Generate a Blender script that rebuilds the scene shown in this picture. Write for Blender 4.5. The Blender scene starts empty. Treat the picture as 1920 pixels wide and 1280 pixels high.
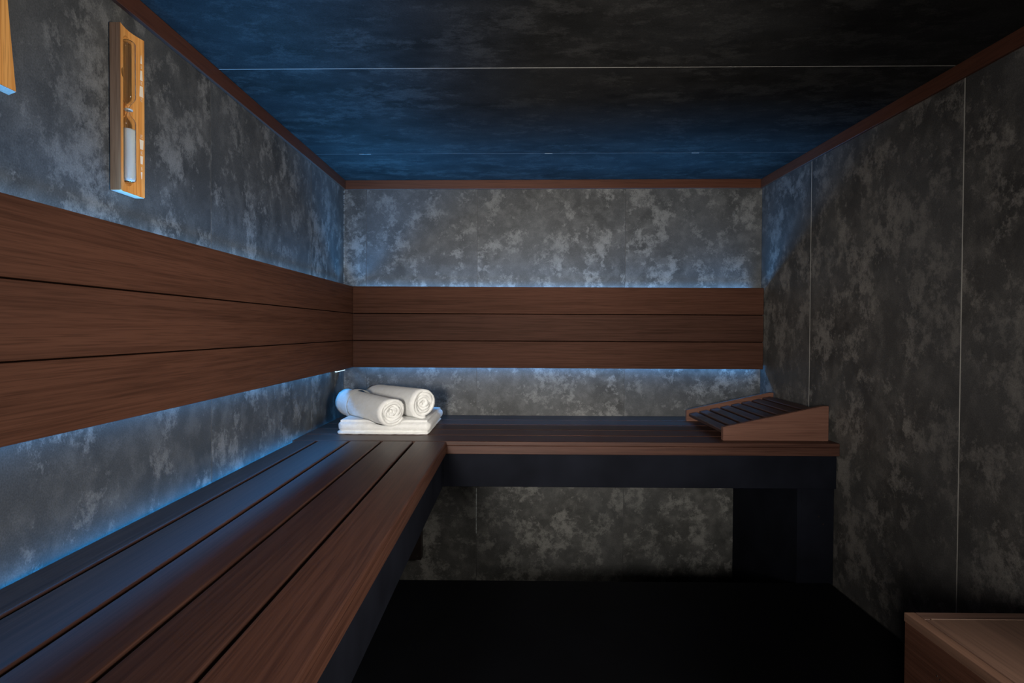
import bpy, bmesh, math, random
from mathutils import Vector, Matrix
random.seed(7)
S = bpy.context.scene
C = S.collection

# ------------------------------------------------------------------ dimensions (metres)
Z0 = 1.22                       # eye height above the hidden floor
D = 2.25                        # back wall
XL, XR, AR = -.724, 1.0254, .026
ZC, AC = Z0 + .626, .0063       # ceiling
ZB = Z0 - .3584                 # top of the benches
YB = 1.7134                     # front edge of the back bench
XB = -.2215                     # front edge of the left bench
ZP = Z0 - .8163                 # top of the black platform
YP = 1.7336                     # its rear edge
BO, BT, BH = .0532, Z0 + .176, .3326
YF = -.95                       # wall behind the camera
PW = .6204                      # width of the wall panels

# ------------------------------------------------------------------ camera
F = 1003.86; yaw, pitch, roll = -.00696, .01421, .00479
def rot(a, i, j):
    m = Matrix.Identity(3); m[i][i] = m[j][j] = math.cos(a); m[i][j] = -math.sin(a); m[j][i] = math.sin(a); return m
M = rot(roll, 2, 0) @ rot(pitch, 1, 2) @ rot(yaw, 0, 1)
# rot(yaw,0,1): x'=c x - s y ; rot(pitch,1,2): y'=c y - s z ; rot(roll,2,0): x'=c x + s z
cd = bpy.data.cameras.new('camera'); cam = bpy.data.objects.new('camera', cd); C.objects.link(cam)
cd.sensor_fit = 'HORIZONTAL'; cd.sensor_width = 36; cd.lens = 36*F/1920; cd.shift_y = -(640-632.56)/1920
cd.clip_start = .02; cd.clip_end = 50
Mt = M.transposed()
r_, f_, u_ = Mt @ Vector((1,0,0)), Mt @ Vector((0,1,0)), Mt @ Vector((0,0,1))
mw = Matrix((( r_.x, u_.x, -f_.x, 0), (r_.y, u_.y, -f_.y, 0), (r_.z, u_.z, -f_.z, Z0), (0,0,0,1)))
cam.matrix_world = mw
S.camera = cam

# ------------------------------------------------------------------ view, world, lights
S.view_settings.view_transform = 'Standard'; S.view_settings.look = 'None'
S.view_settings.gamma = 1; S.view_settings.use_curve_mapping = False; S.view_settings.exposure = 0
S.cycles.max_bounces = 8; S.cycles.diffuse_bounces = 5
W = bpy.data.worlds.new('world'); S.world = W; W.use_nodes = True
W.node_tree.nodes['Background'].inputs[0].default_value = (.5,.5,.5,1)
W.node_tree.nodes['Background'].inputs[1].default_value = .0
def area(name, loc, target, sx, sy, power, col, spread=180):
    l = bpy.data.lights.new(name, 'AREA'); l.shape = 'RECTANGLE'; l.size = sx; l.size_y = sy
    l.energy = power; l.color = col; l.spread = math.radians(spread)
    o = bpy.data.objects.new(name, l); C.objects.link(o); o.location = loc
    d = Vector(target) - Vector(loc); o.rotation_euler = d.to_track_quat('-Z', 'Y').to_euler(); return o
def strip_light(name, a, b, axis_n, width, power, col, spread=180):
    a, b, n = Vector(a), Vector(b), Vector(axis_n).normalized()
    l = bpy.data.lights.new(name, 'AREA'); l.shape = 'RECTANGLE'; L = (b-a).length
    l.size = L; l.size_y = width; l.energy = power; l.color = col; l.spread = math.radians(spread)
    o = bpy.data.objects.new(name, l); C.objects.link(o)
    x = (b-a).normalized(); z = -n; y = z.cross(x)
    m = Matrix((x, y, z)).transposed().to_4x4(); m.translation = (a+b)/2; o.matrix_world = m; return o
LED = (.05, .39, 1.0)
# unseen lamps added around the camera for key, side and fill light
area('left_lamp', (-.35, -.45, Z0+.0), (.27, 2.25, Z0+.08), .2, .26, 6.4, (1, .955, .89), 56)
area('right_lamp', (.96, .42, Z0+.06), (-.72, 1.10, Z0-.10), .3, .6, 9.0, (1, .93, .84), 112)
area('fill_lamp', (-.30, -.6, Z0+.0), (1.05, .75, Z0-.06), .2, .4, 3.4, (1, .95, .88), 66)
LU, LD_ = BT - .012, BT - BH + .018
strip_light('led_light_left_up', (XL+.022, -.6, BT-.010), (XL+.022, 2.19, BT-.010), (.62,0,1), .005, 12.0, LED, 112)
strip_light('led_light_back_up', (XL+.06, D-.022, BT-.010), (XR-.05, D-.022, BT-.010), (0,-.62,1), .005, 6.0, LED, 112)
strip_light('led_glow_left', (XL+.012, -.6, BT-.013), (XL+.012, 2.19, BT-.013), (.1,0,1), .004, 2.4, (.16,.48,1), 170)
strip_light('led_glow_back', (XL+.06, D-.012, BT-.013), (XR-.05, D-.012, BT-.013), (0,-.1,1), .004, 2.0, (.16,.48,1), 170)
strip_light('led_light_left_down', (XL+.017, -.6, LD_), (XL+.017, 2.19, LD_), (0,0,-1), .006, 3.0, LED)
strip_light('led_light_back_down', (XL+.06, D-.017, LD_), (XR-.02, D-.017, LD_), (0,0,-1), .006, 2.3, LED)
strip_light('led_light_bench', (XL+.010, -.6, ZB-.035), (XL+.010, 2.2, ZB-.035), (0,0,1), .005, 3.6, LED)
strip_light('led_light_bench_back', (-.45, D-.008, ZB-.06), (.9, D-.008, ZB-.06), (0,0,-1), .005, .25, LED)

# ------------------------------------------------------------------ materials
def new_mat(name):
    m = bpy.data.materials.new(name); m.use_nodes = True; nt = m.node_tree
    return m, nt, nt.nodes['Principled BSDF']
def nd(nt, t, **k):
    n = nt.nodes.new(t)
    for a, v in k.items():
        if a in n.inputs: n.inputs[a].default_value = v
        else: setattr(n, a, v)
    return n
def ramp(nt, src, stops, interp='LINEAR'):
    r = nt.nodes.new('ShaderNodeValToRGB'); r.color_ramp.interpolation = interp
    e = r.color_ramp.elements
    while len(e) < len(stops): e.new(.5)
    for k, (p, c) in enumerate(stops):
        e[k].position = p; e[k].color = (c, c, c, 1) if isinstance(c, (int, float)) else (*c, 1)
    nt.links.new(src, r.inputs[0]); return r.outputs[0]
def mix(nt, f, a, b, mode='MIX'):
    m = nt.nodes.new('ShaderNodeMix'); m.data_type = 'RGBA'; m.blend_type = mode
    for s, v in ((0, f), (6, a), (7, b)):
        if hasattr(v, 'links'): nt.links.new(v, m.inputs[s])
        else: m.inputs[s].default_value = v if s == 0 else (*v, 1)
    return m.outputs[2]
def bump(nt, bs, h, strength, dist):
    b = nt.nodes.new('ShaderNodeBump'); b.inputs['Strength'].default_value = strength; b.inputs['Distance'].default_value = dist
    nt.links.new(h, b.inputs['Height']); nt.links.new(b.outputs[0], bs.inputs['Normal'])

def stone(name, stretch=(1,1,1), dark=(.046,.046,.044), mid=(.074,.073,.069), light=(.19,.186,.174), rough=.55, seed=0., fac=1., spec=.3):
    m, nt, bs = new_mat(name)
    geo = nd(nt, 'ShaderNodeNewGeometry'); oi = nd(nt, 'ShaderNodeObjectInfo')
    mul = nd(nt, 'ShaderNodeVectorMath', operation='MULTIPLY'); mul.inputs[1].default_value = (7.3, 5.1, 9.7)
    nt.links.new(oi.outputs['Random'], mul.inputs[0])
    add = nd(nt, 'ShaderNodeVectorMath', operation='ADD'); nt.links.new(geo.outputs['Position'], add.inputs[0]); nt.links.new(mul.outputs[0], add.inputs[1])
    mp = nd(nt, 'ShaderNodeMapping'); mp.inputs['Scale'].default_value = stretch; mp.inputs['Location'].default_value = (seed, seed*1.7, seed*.3)
    nt.links.new(add.outputs[0], mp.inputs[0])
    def noise(scale, detail, rough_, dist=0., off=0.):
        n = nd(nt, 'ShaderNodeTexNoise'); n.inputs['Scale'].default_value = scale; n.inputs['Detail'].default_value = detail
        n.inputs['Roughness'].default_value = rough_; n.inputs['Distortion'].default_value = dist
        if off:
            q = nd(nt, 'ShaderNodeVectorMath', operation='ADD'); q.inputs[1].default_value = (off,)*3
            nt.links.new(mp.outputs[0], q.inputs[0]); nt.links.new(q.outputs[0], n.inputs[0])
        else: nt.links.new(mp.outputs[0], n.inputs[0])
        return n.outputs['Fac']
    big = noise(8.5, 4, .5, .1)               # tone clouds
    region = noise(11., 2, .5, 0., 3.1)       # where the pale blotches gather
    lace = noise(34., 15, .80, .1, 8.4)      # their lacy crystalline edge
    soft = noise(23., 6, .6, .1, 21.)
    fine = noise(420., 3, .7, 0., 1.3)
    base = mix(nt, ramp(nt, big, [(.36, 0.), (.64, 1.)]), dark, mid)
    c = mix(nt, ramp(nt, soft, [(.45, 0.), (.72, .42*fac)]), base, light)
    fa = nd(nt, 'ShaderNodeMath', operation='MULTIPLY_ADD'); nt.links.new(region, fa.inputs[0]); fa.inputs[1].default_value = .6; nt.links.new(lace, fa.inputs[2])
    msk = ramp(nt, fa.outputs[0], [(.825, 0.), (.868, .5*fac), (.955, 1.*fac)])
    c = mix(nt, msk, c, light)
    tint = noise(3.1, 2, .5, 0., 13.)
    c = mix(nt, ramp(nt, tint, [(.42, 0.), (.62, .35)]), c, tuple(q*1.15 for q in (mid[0], mid[1]*1.06, mid[2]*1.14)), 'MIX')
    c = mix(nt, .8, c, ramp(nt, fine, [(.3, .3), (.7, .72)]), 'SOFT_LIGHT')
    nt.links.new(c, bs.inputs['Base Color'])
    bs.inputs['Roughness'].default_value = rough; bs.inputs['Specular IOR Level'].default_value = spec
    bump(nt, bs, fa.outputs[0], .12, .002)
    return m

def wood(name, axis, dark, mid, light, scale=1., rough=.5, grain=.5, spec=.3, lines=150.):
    m, nt, bs = new_mat(name)
    tc = nd(nt, 'ShaderNodeNewGeometry'); oi = nd(nt, 'ShaderNodeObjectInfo')
    mul = nd(nt, 'ShaderNodeVectorMath', operation='MULTIPLY'); mul.inputs[1].default_value = (3.7, 4.9, 6.1)
    nt.links.new(oi.outputs['Random'], mul.inputs[0])
    add = nd(nt, 'ShaderNodeVectorMath', operation='ADD'); nt.links.new(tc.outputs['Position'], add.inputs[0]); nt.links.new(mul.outputs[0], add.inputs[1])
    mp = nd(nt, 'ShaderNodeMapping'); sc = [1*scale]*3; sc[axis] = .022*scale; mp.inputs['Scale'].default_value = sc
    nt.links.new(add.outputs[0], mp.inputs[0])
    def noise(s, d, r, dist=0.):
        n = nd(nt, 'ShaderNodeTexNoise'); n.inputs['Scale'].default_value = s; n.inputs['Detail'].default_value = d
        n.inputs['Roughness'].default_value = r; n.inputs['Distortion'].default_value = dist; nt.links.new(mp.outputs[0], n.inputs[0]); return n.outputs['Fac']
    band = noise(22, 3, .5, .25); ln = noise(lines, 4, .6, .3); pore = noise(lines*3.2, 2, .5)
    c = mix(nt, ramp(nt, band, [(.3, 0.), (.7, 1.)]), dark, mid)
    c = mix(nt, ramp(nt, ln, [(.40, 0.), (.58, grain)]), c, light)
    c = mix(nt, ramp(nt, pore, [(.50, 0.), (.66, .38)]), c, tuple(q*.45 for q in dark))
    rv = ramp(nt, oi.outputs['Random'], [(0, (.84,.86,.9)), (1, (1.1,1.04,.98))])
    c = mix(nt, 1., c, rv, 'MULTIPLY')
    nt.links.new(c, bs.inputs['Base Color'])
    bs.inputs['Roughness'].default_value = rough; bs.inputs['Specular IOR Level'].default_value = spec
    bump(nt, bs, ln, .12, .0012)
    return m

def plain(name, col, rough=.5, spec=.5, noise_amt=0., nscale=40., metal=0.):
    m, nt, bs = new_mat(name)
    n = nd(nt, 'ShaderNodeTexNoise'); n.inputs['Scale'].default_value = nscale; n.inputs['Detail'].default_value = 5
    g = nd(nt, 'ShaderNodeNewGeometry'); nt.links.new(g.outputs['Position'], n.inputs[0])
    c = mix(nt, ramp(nt, n.outputs['Fac'], [(.3, 0.), (.7, 1.)]), tuple(v*(1-noise_amt) for v in col), tuple(min(1, v*(1+noise_amt)) for v in col))
    nt.links.new(c, bs.inputs['Base Color']); bs.inputs['Roughness'].default_value = rough
    bs.inputs['Specular IOR Level'].default_value = spec; bs.inputs['Metallic'].default_value = metal
    return m

M_back = stone('stone_back', (1,1,1), dark=(.042,.042,.040), mid=(.068,.067,.064), light=(.180,.177,.165), seed=2.)
M_left = stone('stone_left', (1,1,.8), dark=(.041,.041,.039), mid=(.066,.065,.061), light=(.170,.166,.154), seed=5.)
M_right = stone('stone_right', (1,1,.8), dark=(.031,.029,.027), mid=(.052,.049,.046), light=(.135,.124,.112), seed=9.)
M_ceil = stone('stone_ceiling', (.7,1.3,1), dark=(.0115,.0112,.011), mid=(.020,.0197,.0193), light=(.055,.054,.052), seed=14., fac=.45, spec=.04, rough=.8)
M_backing = plain('wall_core', (.02,.02,.02), .9, .1, .1)
M_joint = plain('joint_metal', (.30,.285,.26), .45, .4, .1, 20)
M_jointd = plain('joint_dark', (.07,.07,.07), .5, .4, .3, 60)
M_sil = plain('silicone', (.42,.46,.46), .5, .4, .45, 70)
WD, WM, WL_ = (.056,.024,.015), (.085,.037,.0235), (.115,.052,.034)
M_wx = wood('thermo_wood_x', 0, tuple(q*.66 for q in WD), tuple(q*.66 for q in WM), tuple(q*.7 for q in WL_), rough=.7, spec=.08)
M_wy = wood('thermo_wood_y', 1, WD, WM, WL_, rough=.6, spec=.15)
BD, BM, BL = (.040,.0165,.0115), (.060,.0255,.017), (.095,.043,.029)
M_bx = wood('bench_wood_x', 0, BD, BM, BL, rough=.45, spec=.3)
M_by = wood('bench_wood_y', 1, BD, BM, BL, rough=.45, spec=.3)
M_box = wood('box_wood_y', 1, (.13,.074,.053), (.175,.102,.072), (.22,.13,.092), rough=.45, spec=.4, lines=90.)
M_boxx = wood('box_wood_x', 0, (.12,.066,.048), (.165,.092,.066), (.21,.12,.086), rough=.45, spec=.4, lines=90.)
M_highlight = wood('highlight_wood', 0, (.17,.11,.085), (.22,.145,.11), (.27,.18,.14), rough=.5)
M_oak = wood('honey_wood', 2, (.56,.23,.055), (.76,.35,.09), (.86,.45,.14), rough=.45, grain=.7, lines=200.)
M_trimx = wood('trim_wood_x', 0, (.058,.020,.011), (.076,.027,.014), (.10,.038,.020), rough=.5)
M_trimy = wood('trim_wood_y', 1, (.060,.022,.013), (.080,.030,.017), (.10,.038,.022), rough=.5)
M_black = plain('black_paint', (.0065,.0074,.0115), .7, .05, .25, 9)
M_plat = plain('black_platform', (.0022,.0024,.0036), .6, .2, .3, 6)
M_dark = plain('dark_box', (.012,.008,.008), .5, .3, .2)
M_gap = plain('joint_shadow_wood', (.006,.003,.002), .95, .0, .1)
M_screw = plain('screw_metal', (.5,.5,.5), .35, .5, .1, metal=1.)
M_shaded_edge = wood('shaded_edge', 2, (.26,.105,.042), (.36,.15,.062), (.46,.20,.09), rough=.6, spec=.1, lines=200.)  # shade on the timer's near side, painted as a darker brown
M_lit_endg = plain('lit_end_grain', (.34,.20,.15), .7, .2, .15, 500)  # end grain with the LED light on it put into the colour
M_sand = plain('white_sand', (.82,.84,.80), .8, .2, .03, 900)
M_ink = plain('cream_print', (.9,.80,.66), .6, .2, .02)
M_ring = plain('white_ring', (.55,.60,.58), .4, .5, .05)

def towel_mat():
    m, nt, bs = new_mat('terry')
    g = nd(nt, 'ShaderNodeNewGeometry')
    v = nd(nt, 'ShaderNodeTexNoise'); v.inputs['Scale'].default_value = 420; v.inputs['Detail'].default_value = 3; nt.links.new(g.outputs['Position'], v.inputs[0])
    w = nd(nt, 'ShaderNodeTexNoise'); w.inputs['Scale'].default_value = 60; w.inputs['Detail'].default_value = 4; nt.links.new(g.outputs['Position'], w.inputs[0])
    c = mix(nt, ramp(nt, w.outputs['Fac'], [(.3, 0.), (.7, 1.)]), (.86,.86,.83), (.94,.94,.92))
    nt.links.new(c, bs.inputs['Base Color']); bs.inputs['Roughness'].default_value = .95
    bs.inputs['Specular IOR Level'].default_value = .1; bs.inputs['Sheen Weight'].default_value = .3
    a = nd(nt, 'ShaderNodeMath', operation='ADD'); nt.links.new(v.outputs['Fac'], a.inputs[0]); nt.links.new(w.outputs['Fac'], a.inputs[1])
    bump(nt, bs, a.outputs[0], .6, .003)
    return m
M_towel = towel_mat()
def glass_mat():
    m, nt, bs = new_mat('clear_glass')
    bs.inputs['Base Color'].default_value = (.97,.98,.97,1); bs.inputs['Roughness'].default_value = .02
    bs.inputs['Transmission Weight'].default_value = 1.; bs.inputs['IOR'].default_value = 1.45
    return m
M_glass = glass_mat()
M_led, _nt, _b = new_mat('led_emitter')
_b.inputs['Base Color'].default_value = (.8,.9,1,1); _b.inputs['Emission Color'].default_value = (.62,.86,1,1); _b.inputs['Emission Strength'].default_value = 1.1

# ------------------------------------------------------------------ helpers
def link(name, me, mat, parent=None, smooth=False):
    o = bpy.data.objects.new(name, me); C.objects.link(o)
    if mat: me.materials.append(mat)
    if smooth:
        for p in me.polygons: p.use_smooth = True
    if parent: o.parent = parent; o.matrix_parent_inverse = parent.matrix_world.inverted()
    return o
def bm_obj(name, bm, mat, parent=None, smooth=False):
    bmesh.ops.recalc_face_normals(bm, faces=bm.faces)
    me = bpy.data.meshes.new(name); bm.to_mesh(me); bm.free(); return link(name, me, mat, parent, smooth)
HF = [(0,1,3,2), (4,6,7,5), (0,4,5,1), (2,3,7,6), (0,2,6,4), (1,5,7,3)]
def hexa(bm, pts, bev=0., seg=1):
    v = [bm.verts.new(p) for p in pts]; fs = [bm.faces.new([v[i] for i in f]) for f in HF]
    if bev:
        es = list({e for f in fs for e in f.edges})
        bmesh.ops.bevel(bm, geom=es, offset=bev, segments=seg, profile=.5, affect='EDGES')
def box(bm, x0, x1, y0, y1, z0, z1, bev=0., seg=1):
    hexa(bm, [(x, y, z) for x in (x0, x1) for y in (y0, y1) for z in (z0, z1)], bev, seg)
def bx(name, mat, x0, x1, y0, y1, z0, z1, bev=0., parent=None, seg=1, smooth=False):
    bm = bmesh.new(); box(bm, x0, x1, y0, y1, z0, z1, bev, seg); return bm_obj(name, bm, mat, parent, smooth)
def hx(name, mat, pts, bev=0., parent=None):
    bm = bmesh.new(); hexa(bm, pts, bev); return bm_obj(name, bm, mat, parent)
def empty(name, loc, label, cat, group=None):
    o = bpy.data.objects.new(name, None); C.objects.link(o); o.location = loc; o.empty_display_size = .05
    bpy.context.view_layer.update()
    o['label'] = label; o['category'] = cat
    if group: o['group'] = group
    return o
def tag(o, label, cat, group=None):
    o['label'] = label; o['category'] = cat
    if group: o['group'] = group
    return o
def structure(o): o['kind'] = 'structure'; return o
def xr(y): return XR + AR*(D - y)
def zc(x): return ZC + AC*x
def tube(bm, pts, rad, n=10):
    rings = []
    for k, p in enumerate(pts):
        p = Vector(p); d = (Vector(pts[min(k+1, len(pts)-1)]) - Vector(pts[max(k-1, 0)])).normalized()
        a = d.orthogonal().normalized(); b = d.cross(a); r = rad[k] if isinstance(rad, (list, tuple)) else rad
        rings.append([bm.verts.new(p + r*(math.cos(t)*a + math.sin(t)*b)) for t in [2*math.pi*i/n for i in range(n)]])
    for r0, r1 in zip(rings, rings[1:]):
        for i in range(n): bm.faces.new((r0[i], r0[(i+1) % n], r1[(i+1) % n], r1[i]))
    bm.faces.new(rings[0]); bm.faces.new(rings[-1][::-1])

# ------------------------------------------------------------------ room shell
T, G, H2 = .006, .0022, .0011       # panel thickness, joint width
ZT, ZL = ZC + .02, 0.
def panels(wall, mat, cuts, make):
    for a, b in zip(cuts, cuts[1:]): hx('panel', mat, make(a + H2, b - H2), .0006, wall)
# back wall
wb = structure(bx('wall_back', M_backing, XL-.05, XR+.05, D+T, D+T+.05, ZL, ZT))
cb = [XL-.002, .4575-2*PW+.155, .4575-PW, .4575, XR+.002]
panels(wb, M_back, cb, lambda a, b: [(x, y, z) for x in (a, b) for y in (D, D+T) for z in (ZL, ZT-.001)])
for c in cb[1:-1]:
    bx('joint_strip', M_jointd, c-H2, c+H2, D+.0012, D+T, ZL, ZT-.002, 0, wb)
bm = bmesh.new()
for k in range(24):  # seam silicone, pale here to paint the light leaking down on it
    z = Z0-.86 + k*.008; w = random.uniform(.0008, .0018); box(bm, .4575-PW-w, .4575-PW+w, D-.0012, D, z, z+.0079)
bm_obj('sealant_bead', bm, M_sil, wb)
# left wall
wl = structure(bx('wall_left', M_backing, XL-T-.05, XL-T, YF, D+T, ZL, ZT))
cl = [YF, 1.8887-4*PW, 1.8887-3*PW, 1.8887-2*PW, 1.8887-PW, 1.8887, D]
panels(wl, M_left, cl, lambda a, b: [(x, y, z) for x in (XL-T, XL) for y in (a, b) for z in (ZL, ZT-.001)])
for c in cl[1:-1]: bx('joint_strip', M_jointd, XL-T, XL-.0006, c-H2, c+H2, ZL, ZT-.002, 0, wl)
bm = bmesh.new()
for k in range(60):      # uneven bead of sealant in the back left corner
    z = BT - .03 + k*.0087; w = random.uniform(.0006, .0016)
    if random.random() < .75: box(bm, XL, XL+w, D-w, D, z, z+.0087*random.uniform(.5, 1.))
bm_obj('sealant_bead', bm, M_sil, wb)
# right wall
wr = structure(hx('wall_right', M_backing, [(xr(y)+T+dx, y, z) for dx in (0, .05) for y in (YF, D+T) for z in (ZL, ZT+.01)]))
y2 = 1.892
cr = [YF, y2-4*PW, y2-3*PW, y2-2*PW, y2-PW, y2, D]
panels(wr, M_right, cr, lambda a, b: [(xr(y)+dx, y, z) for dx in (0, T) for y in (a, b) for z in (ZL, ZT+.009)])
for c in cr[1:-1]: hx('joint_strip', M_joint, [(xr(y)+dx, y, z) for dx in (-.0002, T) for y in (c-.0009, c+.0009) for z in (ZL, ZT)], 0, wr)
# ceiling
ce = structure(hx('ceiling', M_backing, [(x, y, zc(x)+T+dz) for x in (XL-T, xr(YF)+T) for y in (YF, D+T) for dz in (0, .04)]))
y3 = 1.9097
cc = [YF, y3-4*PW, y3-3*PW, y3-2*PW, y3-PW, y3, D+.002]
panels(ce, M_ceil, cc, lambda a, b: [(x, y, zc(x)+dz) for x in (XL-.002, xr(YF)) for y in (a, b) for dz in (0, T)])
for k, c in enumerate(cc[1:-1]):
    hx('joint_strip', M_joint if c < 1.5 else M_jointd, [(x, y, zc(x)+dz) for x in (XL, xr(c)) for y in (c-.0008, c+.0008) for dz in (-.0002, T)], 0, ce)
bm = bmesh.new()
for x in (-.56, -.545, .10, .62): box(bm, x, x+random.uniform(.02, .05), y3-.0012, y3+.0012, zc(x)-.0008, zc(x)+.001)
bm_obj('joint_glint', bm, M_joint, ce)
# floor and wall behind the camera
structure(bx('floor', M_plat, XL-.05, xr(YF)+.06, YF-.05, D+.05, -.04, 0))
structure(bx('wall_front', M_left, XL-.05, xr(YF)+.06, YF-.05, YF, 0, ZT))
# wooden ceiling trims
TW, TH = .009, .0375
structure(hx('trim_1', M_trimx, [(x, y, zc(x)-dz) for x in (XL+TW, xr(D)-TW) for y in (D-TW, D) for dz in (TH, .0)], .001))
structure(hx('trim_2', M_trimy, [(x, y, zc(x)-dz) for x in (XL, XL+TW) for y in (YF, D) for dz in (TH, .0)], .001))
structure(hx('trim_3', M_trimy, [(xr(y)-dx, y, zc(xr(y))-dz) for dx in (TW, 0) for y in (YF, D) for dz in (TH, .0)], .001))

# ------------------------------------------------------------------ black platform
pl = empty('platform', (.2, .4, 0), 'low matte black platform covering the floor in front of the benches', 'platform')
bx('deck', M_plat, XL+.004, 1.02, YF+.02, YP, ZP-.02, ZP, .0015, pl)
bx('rear_panel', M_plat, XL+.01, 1.02, YP-.018, YP, 0.0, ZP-.02, 0, pl)
bx('front_panel', M_plat, XL+.01, 1.02, YF+.02, YF+.038, 0.0, ZP-.02, 0, pl)

# ------------------------------------------------------------------ benches
SP, GW = .1036, .0072
ST = .0145; FT = .041
lb = empty('bench', (-.47, .6, ZP), 'long dark brown slatted wooden bench running along the left wall', 'bench')
for k in range(5):
    x1 = XB - k*SP - (GW/2 if k else 0); x0 = XB - (k+1)*SP + GW/2
    if k == 4: x0 = XL + .017
    bx('slat', M_by, x0, x1, YF+.2, YB-.0025, ZB-(.0145 if k == 0 else .028), ZB, .0035, lb, 3)
bx('front_edge', M_by, XB-.028, XB-.0004, YF+.2, YB-.0025, ZB-FT, ZB-.0145, .0012, lb, 2)
bx('apron', M_black, XB-.033, XB-.012, YF+.2, YB+.010, Z0-.508, ZB-FT, .001, lb)
for y in (-.6, .3, 1.2):
    bx('cross_bar', M_black, XL+.03, XB-.034, y, y+.04, Z0-.45, ZB-.0285, .001, lb)
bx('wall_rail', M_black, XL+.022, XL+.045, YF+.2, YB-.01, Z0-.47, ZB-.0285, .001, lb)
bx('support_leg', M_black, -.62, -.30, -.45, -.41, ZP, Z0-.45, .001, lb)
bx('support_leg', M_black, -.62, -.36, .75, .79, ZP, Z0-.45, .001, lb)

XE = xr(YB) - .0005
bb = empty('bench', (.15, 2.0, 0), 'dark brown slatted wooden bench with black apron across the back wall', 'bench')
for k in range(5):
    y0 = YB + k*SP + (GW/2 if k else 0); y1 = YB + (k+1)*SP - GW/2
    if k == 4: y1 = D - .008
    th = .0145 if k == 0 else .028
    bm = bmesh.new(); hexa(bm, [(x if x < 0 else xr(y)-.0006, y, z) for x in (XL+.006, 1) for y in (y0, y1) for z in (ZB-th, ZB)], .0028, 2)
    bm_obj('slat', bm, M_bx, bb)
bx('front_edge', M_bx, XB-.002, XE-.001, YB+.0004, YB+.028, ZB-FT, ZB-.0145, .0012, bb, 2)
bx('apron', M_black, XB-.012, XE-.003, YB+.013, YB+.032, Z0-.508, ZB-FT, .001, bb)
bx('support_leg', M_black, .931, XE-.004, YP+.002, YP+.030, 0, Z0-.5085, .001, bb)
bx('end_panel', M_black, .917, .931, YP+.003, D-.001, 0, Z0-.5085, .0008, bb)
bx('cross_bar', M_black, -.3, -.262, YB+.034, D-.03, Z0-.46, ZB-.0285, .001, bb)
bx('cross_bar', M_black, .35, .39, YB+.034, D-.03, Z0-.46, ZB-.0285, .001, bb)
bx('wall_rail', M_black, XL+.02, XR-.02, D-.03, D-.005, Z0-.46, ZB-.0285, .001, bb)
for (x, z) in ((.985, Z0-.60), (1.0, Z0-.625)):
    bm = bmesh.new(); tube(bm, [(x, YP+.0005, z), (x, YP+.003, z)], .0028, 8); bm_obj('screw', bm, M_dark, bb)

jb = empty('junction_box', (-.42, 2.24, Z0-.85), 'small dark box low on the back wall under the left bench', 'electrical box')
bx('housing', M_dark, -.47, -.388, 2.205, D-.0005, Z0-.957, Z0-.72, .003, jb)
bm = bmesh.new(); tube(bm, [(-.405, 2.206, Z0-.94), (-.405, 2.203, Z0-.94)], .0022, 8); bm_obj('screw', bm, M_screw, jb)

# ------------------------------------------------------------------ backrests
def plank_rows(par, mat, along_x):
    h = BH/3
    for k in range(3):
        g = .0017 if along_x else .0012; z1 = BT - k*h - (g if k else 0); z0 = BT - (k+1)*h + (g if k < 2 else 0)
        if along_x: bx('plank', mat, XL+BO+.001, 1.0128, D-BO, D-BO+.020, z0, z1, .0013, par, 2)
        else: bx('plank', mat, XL+BO-.020, XL+BO, YF+.2, D-BO+.020, z0, z1, .0013, par, 2)
def tongues(par, along_x):                         # tongue of each board closing the joint behind it
    for k in (1, 2):
        z = BT - k*BH/3
        if along_x: bx('joint_tongue', M_gap, XL+BO+.002, 1.012, D-BO+.010, D-BO+.0195, z-.003, z+.003, 0, par)
        else: bx('joint_tongue', M_gap, XL+BO-.0195, XL+BO-.008, YF+.205, D-BO+.0195, z-.003, z+.003, 0, par)
bl = empty('backrest', (XL+BO-.01, .7, BT-BH), 'wide backrest of three dark planks along the left wall', 'backrest')
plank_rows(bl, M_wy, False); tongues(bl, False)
for y in (-.5, .3, 1.1, 1.9): bx('batten', M_dark, XL+.0005, XL+BO-.0205, y, y+.03, BT-BH+.06, BT-.06, 0, bl)
br = empty('backrest', (.15, D-BO+.01, BT-BH), 'backrest of three dark planks on the back wall above the bench', 'backrest')
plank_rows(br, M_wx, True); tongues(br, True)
for x in (-.5, .1, .7): bx('batten', M_dark, x, x+.03, D-BO+.0205, D-.0005, BT-BH+.06, BT-.06, 0, br)

ls = empty('led_strip', (XL+.01, 2.1, Z0-.165), 'end of a bright white LED strip showing under the left backrest in the corner', 'light')
bx('light_tape', M_led, XL+.018, XL+.026, 2.085, 2.185, Z0-.1685, Z0-.1655, .0005, ls)
bx('holder', M_dark, XL+.0005, XL+.028, 2.085, 2.185, Z0-.165, Z0-.161, .0005, ls)

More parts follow.
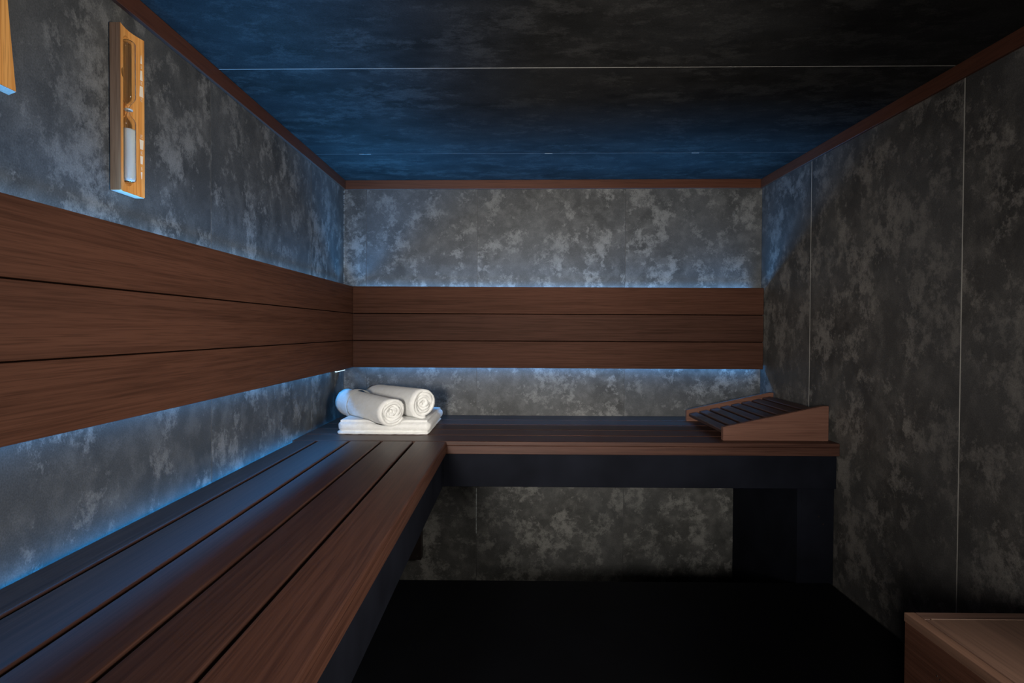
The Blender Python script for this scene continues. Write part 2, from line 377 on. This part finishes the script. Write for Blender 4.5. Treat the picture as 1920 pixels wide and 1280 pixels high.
# ------------------------------------------------------------------ headrest
hr = empty('headrest', (.85, 1.94, ZB), 'dark wooden slatted wedge headrest on the right end of the back bench', 'headrest')
xa, xb_, ya, yb = .679, 1.022, 1.749, 2.139
h0, h1 = .0437, .1147
def side_board(y0, y1, xs):
    bm = bmesh.new()
    prof = [(xa, 0), (xb_, 0), (xb_, h1), (xb_-.018, h1-.0005), (xa, h0)]
    a = [bm.verts.new((x, y0, ZB+z+.0004)) for x, z in prof]; b = [bm.verts.new((x, y1, ZB+z+.0004)) for x, z in prof]
    n = len(prof); bm.faces.new(a); bm.faces.new(b[::-1])
    for i in range(n): bm.faces.new((a[i], b[i], b[(i+1) % n], a[(i+1) % n]))
    bmesh.ops.bevel(bm, geom=list(bm.edges), offset=.0012, segments=2, affect='EDGES')
    bm_obj('side_board', bm, M_boxh, hr)
M_boxh = wood('headrest_wood', 0, (.105,.048,.033), (.135,.064,.045), (.17,.085,.06), rough=.5, lines=110.)
M_slat = wood('headrest_slat_wood', 1, (.030,.015,.012), (.045,.023,.018), (.07,.038,.028), rough=.4, spec=.4, lines=160.)
side_board(ya, ya+.018, 0); side_board(yb-.016, yb, 0)
ang = math.atan2(h1-h0, xb_-.018-xa); dx = math.cos(ang); dz = math.sin(ang)
Ls = (xb_-xa-.012)/dx; pitch_s = Ls/8
for k in range(8):
    s0 = .004 + k*pitch_s; s1 = s0 + pitch_s - .0105
    off = -.0145                       # recessed below the side boards
    def P(s, n): return (xa + s*dx - n*dz, ZB + .0004 + h0 + s*dz + n*dx)
    q = [P(s0, off-.014), P(s0, off), P(s1, off-.014), P(s1, off)]
    pts = [(q[i+j][0], y, q[i+j][1]) for i in (0, 2) for y in (ya+.0178, yb-.0158) for j in (0, 1)]
    hx('slat', M_slat, pts, .0022, hr)

# ------------------------------------------------------------------ towels
def displaced(o, amt, scale, sub=0):
    if sub: s = o.modifiers.new('sub', 'SUBSURF'); s.levels = s.render_levels = sub
    tx = bpy.data.textures.new('fuzz', 'CLOUDS'); tx.noise_scale = scale; tx.noise_depth = 2
    d = o.modifiers.new('disp', 'DISPLACE'); d.texture = tx; d.strength = amt; d.mid_level = .5; d.texture_coords = 'GLOBAL'
rolls = [((-.412, 1.797), (-.638, 2.036), .0510, .0545, Z0-.2790, Z0-.2765),
         ((-.320, 1.870), (-.554, 2.124), .0530, .0510, Z0-.2585, Z0-.2640)]
ft = empty('folded_towel', (-.46, 1.97, ZB), 'thick folded white towel lying flat under the two rolled towels', 'towel')
def folded_layer(name, x0, x1, y0, y1, z0, z1, nx=34, ny=34, press=True):
    """a rounded pillow-edged slab; the top is pressed down where the rolls lie"""
    bm = bmesh.new(); nz = 5; r = (z1-z0)/2
    def pt(i, j, k):
        u, v, w = i/nx, j/ny, k/nz
        x, y, z = x0+(x1-x0)*u, y0+(y1-y0)*v, z0+(z1-z0)*w
        # round rim
        cz = (z0+z1)/2; t = (z-cz)/r; ins = r*.75*(1-math.sqrt(max(0, 1-t*t)))
        ex = max(0, 1-min(x-x0, x1-x)/.02); ey = max(0, 1-min(y-y0, y1-y)/.02)
        if i == 0: x += ins
        if i == nx: x -= ins
        if j == 0: y += ins
        if j == ny: y -= ins
        # rounded plan corners
        cr_ = .03
        cx = min(max(x, x0+cr_), x1-cr_); cy = min(max(y, y0+cr_), y1-cr_)
        d = math.hypot(x-cx, y-cy)
        if x != cx and y != cy and d > cr_: x = cx+(x-cx)*cr_/d; y = cy+(y-cy)*cr_/d
        if w > .5:
            s = (w-.5)*2
            z -= s*.006*max(ex, ey)**2
            if press:
                for (a, b, ra, rb, za, zb) in rolls:
                    ax, ay = a; bx_, by_ = b; L = math.hypot(bx_-ax, by_-ay); ux, uy = (bx_-ax)/L, (by_-ay)/L
                    tt = (x-ax)*ux+(y-ay)*uy; pp = abs(-(x-ax)*uy+(y-ay)*ux)
                    q = min(1, max(0, tt/L)); R = ra+(rb-ra)*q; zz = za+(zb-za)*q
                    fo = 1. if tt > -.0 else max(0, 1+tt/.02)
                    if pp < R and tt < L+.02:
                        zr = zz-math.sqrt(R*R-pp*pp)-.0015
                        if zr < z: z = z-(z-zr)*s*fo
        return (x, y, z)
    V = {}
    for i in range(nx+1):
        for j in range(ny+1):
            for k in range(nz+1):
                if i in (0, nx) or j in (0, ny) or k in (0, nz): V[i, j, k] = bm.verts.new(pt(i, j, k))
    def q(a, b, c, d): bm.faces.new((V[a], V[b], V[c], V[d]))
    for i in range(nx):
        for j in range(ny):
            q((i,j,0),(i,j+1,0),(i+1,j+1,0),(i+1,j,0)); q((i,j,nz),(i+1,j,nz),(i+1,j+1,nz),(i,j+1,nz))
    for k in range(nz):
        for i in range(nx): q((i,0,k),(i+1,0,k),(i+1,0,k+1),(i,0,k+1)); q((i,ny,k),(i,ny,k+1),(i+1,ny,k+1),(i+1,ny,k))
        for j in range(ny): q((0,j,k),(0,j,k+1),(0,j+1,k+1),(0,j+1,k)); q((nx,j,k),(nx,j+1,k),(nx,j+1,k+1),(nx,j,k+1))
    o = bm_obj(name, bm, M_towel, ft, True); displaced(o, .0022, .02, 1); return o
folded_layer('bottom_fold', -.613, -.294, 1.810, 2.140, ZB+.0005, ZB+.013, press=False)
folded_layer('top_fold', -.610, -.288, 1.811, 2.148, ZB+.0075, ZB+.0495)

def rolled(label, p0, p1, r0, r1, z0, z1, seed, phase):
    rnd = random.Random(seed)
    a, b = Vector((*p0, z0)), Vector((*p1, z1)); ax = (b-a).normalized(); L = (b-a).length
    side = ax.cross(Vector((0, 0, 1))).normalized(); up = side.cross(ax).normalized()
    t = empty('rolled_towel', ((a.x+b.x)/2, (a.y+b.y)/2, (z0+z1)/2 - r0), label, 'towel', 'rolled towels on the folded towel')
    turns = 4.6; pitch_r = (r0-.005)/turns; N = 150; K = 14
    bm = bmesh.new(); grid = []
    fill = .7
    ph = [rnd.uniform(0, 6.28) for _ in range(6)]
    for i in range(N+1):
        th = turns*2*math.pi*i/N; col = []
        axo = .0045*math.sin(th*.9+ph[0]) + .003*math.sin(th*2.3+ph[1]) + (1-i/N)*.004
        for k in range(K+1):
            q = k/K; R = (r0+(r1-r0)*q)
            rr = .004 + (R-.004-.004)*i/N
            rr += .0016*math.sin(2*th+ph[2]+q*3)*(i/N)
            if k in (0, K): rr *= .995
            fl = 1-.05*abs(math.sin(th+phase))**2
            an = th + phase
            pos = a + ax*(L*q + (axo if k < K/2 else -axo)*(1-2*min(q, 1-q)))
            col.append(bm.verts.new(pos + side*(rr*math.cos(an)*1.03) + up*(rr*math.sin(an)*.99)))
        grid.append(col)
    for i in range(N):
        for k in range(K): bm.faces.new((grid[i][k], grid[i+1][k], grid[i+1][k+1], grid[i][k+1]))
    me = bpy.data.meshes.new('spiral_cloth'); bm.normal_update(); bm.to_mesh(me); bm.free()
    o = link('spiral_cloth', me, M_towel, t, True)
    so = o.modifiers.new('sol', 'SOLIDIFY'); so.thickness = pitch_r*.97; so.offset = 0
    displaced(o, .0022, .016, 0)
    # hem band near the far end, woven flat
    bm = bmesh.new(); rings = []
    for q in (.70, .71, .74, .78, .80, .81):
        R = r0+(r1-r0)*q + (.0005 if q in (.70, .81) else .0012)
        rings.append([bm.verts.new(a+ax*L*q + side*(R*1.03*math.cos(w)) + up*(R*.99*math.sin(w))) for w in [2*math.pi*i/48 for i in range(48)]])
    for g0, g1 in zip(rings, rings[1:]):
        for i in range(48): bm.faces.new((g0[i], g0[(i+1) % 48], g1[(i+1) % 48], g1[i]))
    if seed == 1: bm_obj('hem_band', bm, M_towel, t, True)
    else: bm.free()
    return t
rolled('front white rolled towel, nearer one of the pair on the folded towel', *rolls[0][:2], rolls[0][2], rolls[0][3], rolls[0][4], rolls[0][5], 1, 2.0)
rolled('rear white rolled towel, on the right behind the front roll', *rolls[1][:2], rolls[1][2], rolls[1][3], rolls[1][4], rolls[1][5], 2, 1.1)

# ------------------------------------------------------------------ wooden box at the lower right
wx = empty('wooden_box', (.87, .4, ZP), 'reddish brown wooden box with framed top standing low at the right wall', 'box')
bxL, bxB, bxT = .695, .953, Z0-.5
xe = xr(bxB)-.002
bx('side_panel', M_wy, bxL+.001, bxL+.018, -.3, bxB-.001, ZP+.0004, bxT-.016, .0008, wx)
bx('back_panel', M_wx, bxL+.019, xe, bxB-.018, bxB-.001, ZP+.0004, bxT-.016, .0008, wx)
bx('frame_rail', M_box, bxL, bxL+.0185, -.3, bxB, bxT-.0155, bxT, .0008, wx)
bx('frame_rail', M_boxx, bxL+.0193, xe, bxB-.023, bxB, bxT-.0155, bxT, .0008, wx)
bx('top_board', M_box, bxL+.0193, xe, -.3, bxB-.0250, bxT-.0155, bxT+.0009, .0009, wx)
bx('edge_highlight', M_highlight, bxL+.030, xe, bxB-.0246, bxB-.0232, bxT-.002, bxT+.0016, .0003, wx)  # painted highlight along the edge of the back rail
for (y, z) in ((bxB-.075, bxT-.066), (bxB-.082, bxT-.068)):
    bm = bmesh.new(); tube(bm, [(bxL+.002, y, z), (bxL+.0002, y, z)], .0014, 8); bm_obj('screw', bm, M_screw, wx)

# ------------------------------------------------------------------ sand timer
tm = empty('sand_timer', (XL, .981, Z0+.246), 'honey wood sauna sand timer with white sand on the left wall', 'sand timer')
ty0, ty1, tz0, tz1 = .9505, 1.0125, Z0+.246, Z0+.541
def concave(y):                                    # thickness of the board: scooped front face
    u = (y-ty0)/(ty1-ty0); return .0215 - .0055*math.sin(math.pi*min(1, max(0, u)))**1.0 - .001*u
bm = bmesh.new(); n = 14; prof = [(XL+.0022, ty0), (XL+.0022, ty1)]
ys = [ty1-(ty1-ty0)*i/n for i in range(n+1)]
prof += [(XL+concave(y), y) for y in ys]
a = [bm.verts.new((x, y, tz0)) for x, y in prof]; b = [bm.verts.new((x, y, tz1)) for x, y in prof]
m_ = len(prof); bm.faces.new(a); bm.faces.new(b[::-1])
for i in range(m_): bm.faces.new((a[i], b[i], b[(i+1) % m_], a[(i+1) % m_]))
board = bm_obj('board', bm, M_oak, tm)
bx('side_edge', M_shaded_edge, XL+.0024, XL+.0212, ty0-.0007, ty0-.0001, tz0+.0002, tz1-.0002, 0, tm)['label'] = 'side edge with shade painted dark brown'
bx('lit_end_grain', M_lit_endg, XL+.0024, XL+.0195, ty0, ty1-.0002, tz0-.0008, tz0-.0001, .0002, tm)['label'] = 'end grain underside with painted LED light'
TY, TX, TR = .9745, XL+.0175, .0118
def capsule_cut(zs, ze, r, x, y, nn=24):
    bm = bmesh.new(); pts = []; rad = []
    for i in range(9):
        w = math.pi/2*i/8; pts.append((x, y, zs+r-r*math.cos(w))); rad.append(max(.0003, r*math.sin(w)))
    for i in range(9):
        w = math.pi/2*i/8; pts.append((x, y, ze-r+r*math.sin(w))); rad.append(max(.0003, r*math.cos(w)))
    tube(bm, pts, rad, nn); return bm_obj('cutter', bm, None)
cuts = [capsule_cut(Z0+.258, Z0+.529, .0145, XL+.0195, TY)]
bm = bmesh.new(); tube(bm, [(XL+.006, TY-.012, Z0+.457), (XL+.03, TY-.012, Z0+.457)], .0095, 20); cuts.append(bm_obj('cutter', bm, None))
for c in cuts:
    bo = board.modifiers.new('cut', 'BOOLEAN'); bo.operation = 'DIFFERENCE'; bo.object = c; bo.solver = 'EXACT'
bpy.context.view_layer.update()
me = bpy.data.meshes.new_from_object(board.evaluated_get(bpy.context.evaluated_depsgraph_get()))
board.modifiers.clear(); board.data = me
for c in cuts: bpy.data.objects.remove(c)
# glass: two bulbs joined by a narrow neck
def lathe(prof, x, y, nn=28, cap=True):
    bm = bmesh.new(); R = []
    for r, z in prof: R.append([bm.verts.new((x+r*math.cos(2*math.pi*i/nn), y+r*math.sin(2*math.pi*i/nn), z)) for i in range(nn)])
    for g0, g1 in zip(R, R[1:]):
        for i in range(nn): bm.faces.new((g0[i], g0[(i+1) % nn], g1[(i+1) % nn], g1[i]))
    if cap: bm.faces.new(R[0][::-1]); bm.faces.new(R[-1])
    return bm
gz0, gz1, gn = Z0+.2645, Z0+.5215, Z0+.3965
def prof_glass(r):
    P = []
    for i in range(7): w = math.pi/2*i/6; P.append((max(.0004, r*math.sin(w)**.7), gz0+r*.6*(1-math.cos(w))))
    P.append((r, gn-.024))
    for i in range(1, 8): q = i/8; P.append((.0022+(r-.0022)*(.5+.5*math.cos(math.pi*q)), gn-.024+.021*q))
    P += [(.0022, gn-.002), (.0022, gn+.002)]
    for i in range(1, 8): q = i/8; P.append((.0022+(r-.0022)*(.5-.5*math.cos(math.pi*q)), gn+.003+.021*q))
    P.append((r, gn+.025))
    for i in range(7): w = math.pi/2*i/6; P.append((max(.0004, r*math.cos(w)**.7), gz1-r*.6*(1-math.sin(w))))
    return P
po = prof_glass(TR)
pi_ = [(max(.0003, r-.0011), z+(.0011 if k < 3 else -.0011 if k > len(po)-4 else 0)) for k, (r, z) in enumerate(po)]
g = bm_obj('glass_tube', lathe(po, TX, TY), M_glass, tm, True)
bm2 = lathe(pi_, TX, TY); bmesh.ops.recalc_face_normals(bm2, faces=bm2.faces); bmesh.ops.reverse_faces(bm2, faces=bm2.faces)
me2 = bpy.data.meshes.new('inner'); bm2.to_mesh(me2); bm2.free()
bmj = bmesh.new(); bmj.from_mesh(g.data); bmj.from_mesh(me2); bmj.to_mesh(g.data); bmj.free()
for p in g.data.polygons: p.use_smooth = True
sr = TR-.0013
sp = [(max(.0003, sr*math.sin(math.pi/2*i/6)**.7), gz0+.0018+sr*.6*(1-math.cos(math.pi/2*i/6))) for i in range(7)] + [(sr, Z0+.357), (sr, Z0+.3605), (.004, Z0+.3612), (.0003, Z0+.3614)]
bm_obj('white_sand', lathe(sp, TX, TY), M_sand, tm, True)
def torus(name, mat, x, y, z, R, r, par):
    bm = bmesh.new(); G1 = []
    for i in range(28):
        A = 2*math.pi*i/28
        G1.append([bm.verts.new((x+(R+r*math.cos(B))*math.cos(A), y+(R+r*math.cos(B))*math.sin(A), z+r*math.sin(B))) for B in [2*math.pi*k/10 for k in range(10)]])
    for i in range(28):
        for k in range(10): bm.faces.new((G1[i][k], G1[(i+1) % 28][k], G1[(i+1) % 28][(k+1) % 10], G1[i][(k+1) % 10]))
    return bm_obj(name, bm, mat, par, True)
torus('neck_ring', M_ring, TX, TY, gn, .0052, .0019, tm)
# printed scale: wedges split by numerals
def flat(name, pts, par=tm):
    bm = bmesh.new(); v0 = [bm.verts.new((XL+concave(y)+.0001, y, z)) for y, z in pts]; v1 = [bm.verts.new((XL+concave(y)+.0004, y, z)) for y, z in pts]
    k = len(pts); bm.faces.new(v0); bm.faces.new(v1[::-1])
    for i in range(k): bm.faces.new((v0[i], v1[i], v1[(i+1) % k], v0[(i+1) % k]))
    return bm_obj(name, bm, M_ink, par)
def onz(v): return Z0 + (619.0-v)*.98*.001028     # height on the timer face for a row of the photo
def yc(v): return 1.0062
def wedge(za, zb, wa, wb):
    y = 1.0062; flat('scale_mark', [(y-wa/2, za), (y+wa/2, za), (y+wb/2, zb), (y-wb/2, zb)])
zt = lambda v: Z0 + .511 - (v-104.4)*(.511-.280)/(335-104.4)
wedge(zt(104.4), zt(120.3), .0006, .0034); wedge(zt(133), zt(151.5), .0034, .0056); wedge(zt(162), zt(182), .0058, .0078)
wedge(zt(261.9), zt(279.5), .0078, .0058); wedge(zt(292), zt(307), .0056, .0040); wedge(zt(322), zt(335), .0030, .0006)
def digits(txt, zcen, h):
    cu = bpy.data.curves.new('scale_numeral', 'FONT'); cu.body = txt; cu.size = h*1.35; cu.align_x = 'CENTER'; cu.align_y = 'CENTER'; cu.extrude = .0002
    o = bpy.data.objects.new('tmp', cu); C.objects.link(o); bpy.context.view_layer.update()
    me = bpy.data.meshes.new_from_object(o.evaluated_get(bpy.context.evaluated_depsgraph_get())); bpy.data.objects.remove(o)
    o = link('scale_numeral', me, M_ink, None)
    for v in me.vertices: v.co.x *= .72
    o.matrix_world = Matrix(((0,0,1,XL+concave(1.006)+.0004), (1,0,0,1.0062), (0,1,0,zcen), (0,0,0,1)))
    mwx = o.matrix_world.copy()
    for v in me.vertices: v.co = mwx @ v.co
    o.matrix_world = Matrix.Identity(4); o.parent = tm; o.matrix_parent_inverse = tm.matrix_world.inverted()
for t_, v, h in (('5', 127, .0062), ('10', 156.7, .0072), ('15', 187.5, .0078), ('15', 256.2, .0078), ('10', 286.5, .0072), ('5', 315.7, .0062)):
    digits(t_, zt(v), h)

# ------------------------------------------------------------------ second wooden board, cut off by the frame
gb = empty('wall_gauge', (XL, .68, Z0+.331), 'honey wood sauna gauge board at the upper left edge, partly out of view', 'gauge')
def edge_y(z):                                     # gently bowed right side
    u = (z-(Z0+.331))/.25; return .7525 - .0135*u*1.9 + .004*u*u
bm = bmesh.new(); nz = 16; A = []
for i in range(nz+1):
    z = Z0+.3315+.25*i/nz; y1 = edge_y(z); y0 = 1.22-y1
    ch = .0025 if 0 < i < nz else .0025
    ring = [(XL+.0005, y0-.0), (XL+.0005, y1+.010), (XL+.020, y1), (XL+.0215, (y0+y1)/2), (XL+.020, y0)]
    A.append([bm.verts.new((x, y, z)) for x, y in ring])
for g0, g1 in zip(A, A[1:]):
    for i in range(5): bm.faces.new((g0[i], g0[(i+1) % 5], g1[(i+1) % 5], g1[i]))
bm.faces.new(A[0]); bm.faces.new(A[-1][::-1])
bm_obj('board', bm, M_oak, gb)
zc_ = Z0+.3315; y1 = edge_y(zc_); y0 = 1.22-y1
hx('lit_end_grain', M_lit_endg, [(x, y, z) for x in (XL+.0005, XL+.0203) for y in (y0+.0005, y1+(.0095 if x < XL+.01 else -.0002)) for z in (zc_-.0008, zc_-.0001)], 0, gb)['label'] = 'end grain underside with painted LED light'
bm = bmesh.new(); tube(bm, [(XL+.019, .61, Z0+.455), (XL+.026, .61, Z0+.455)], .05, 32); bm_obj('bezel', bm, M_ring, gb)
bm = bmesh.new(); tube(bm, [(XL+.025, .61, Z0+.455), (XL+.0268, .61, Z0+.455)], .045, 32); bm_obj('dial_face', bm, M_sand, gb)
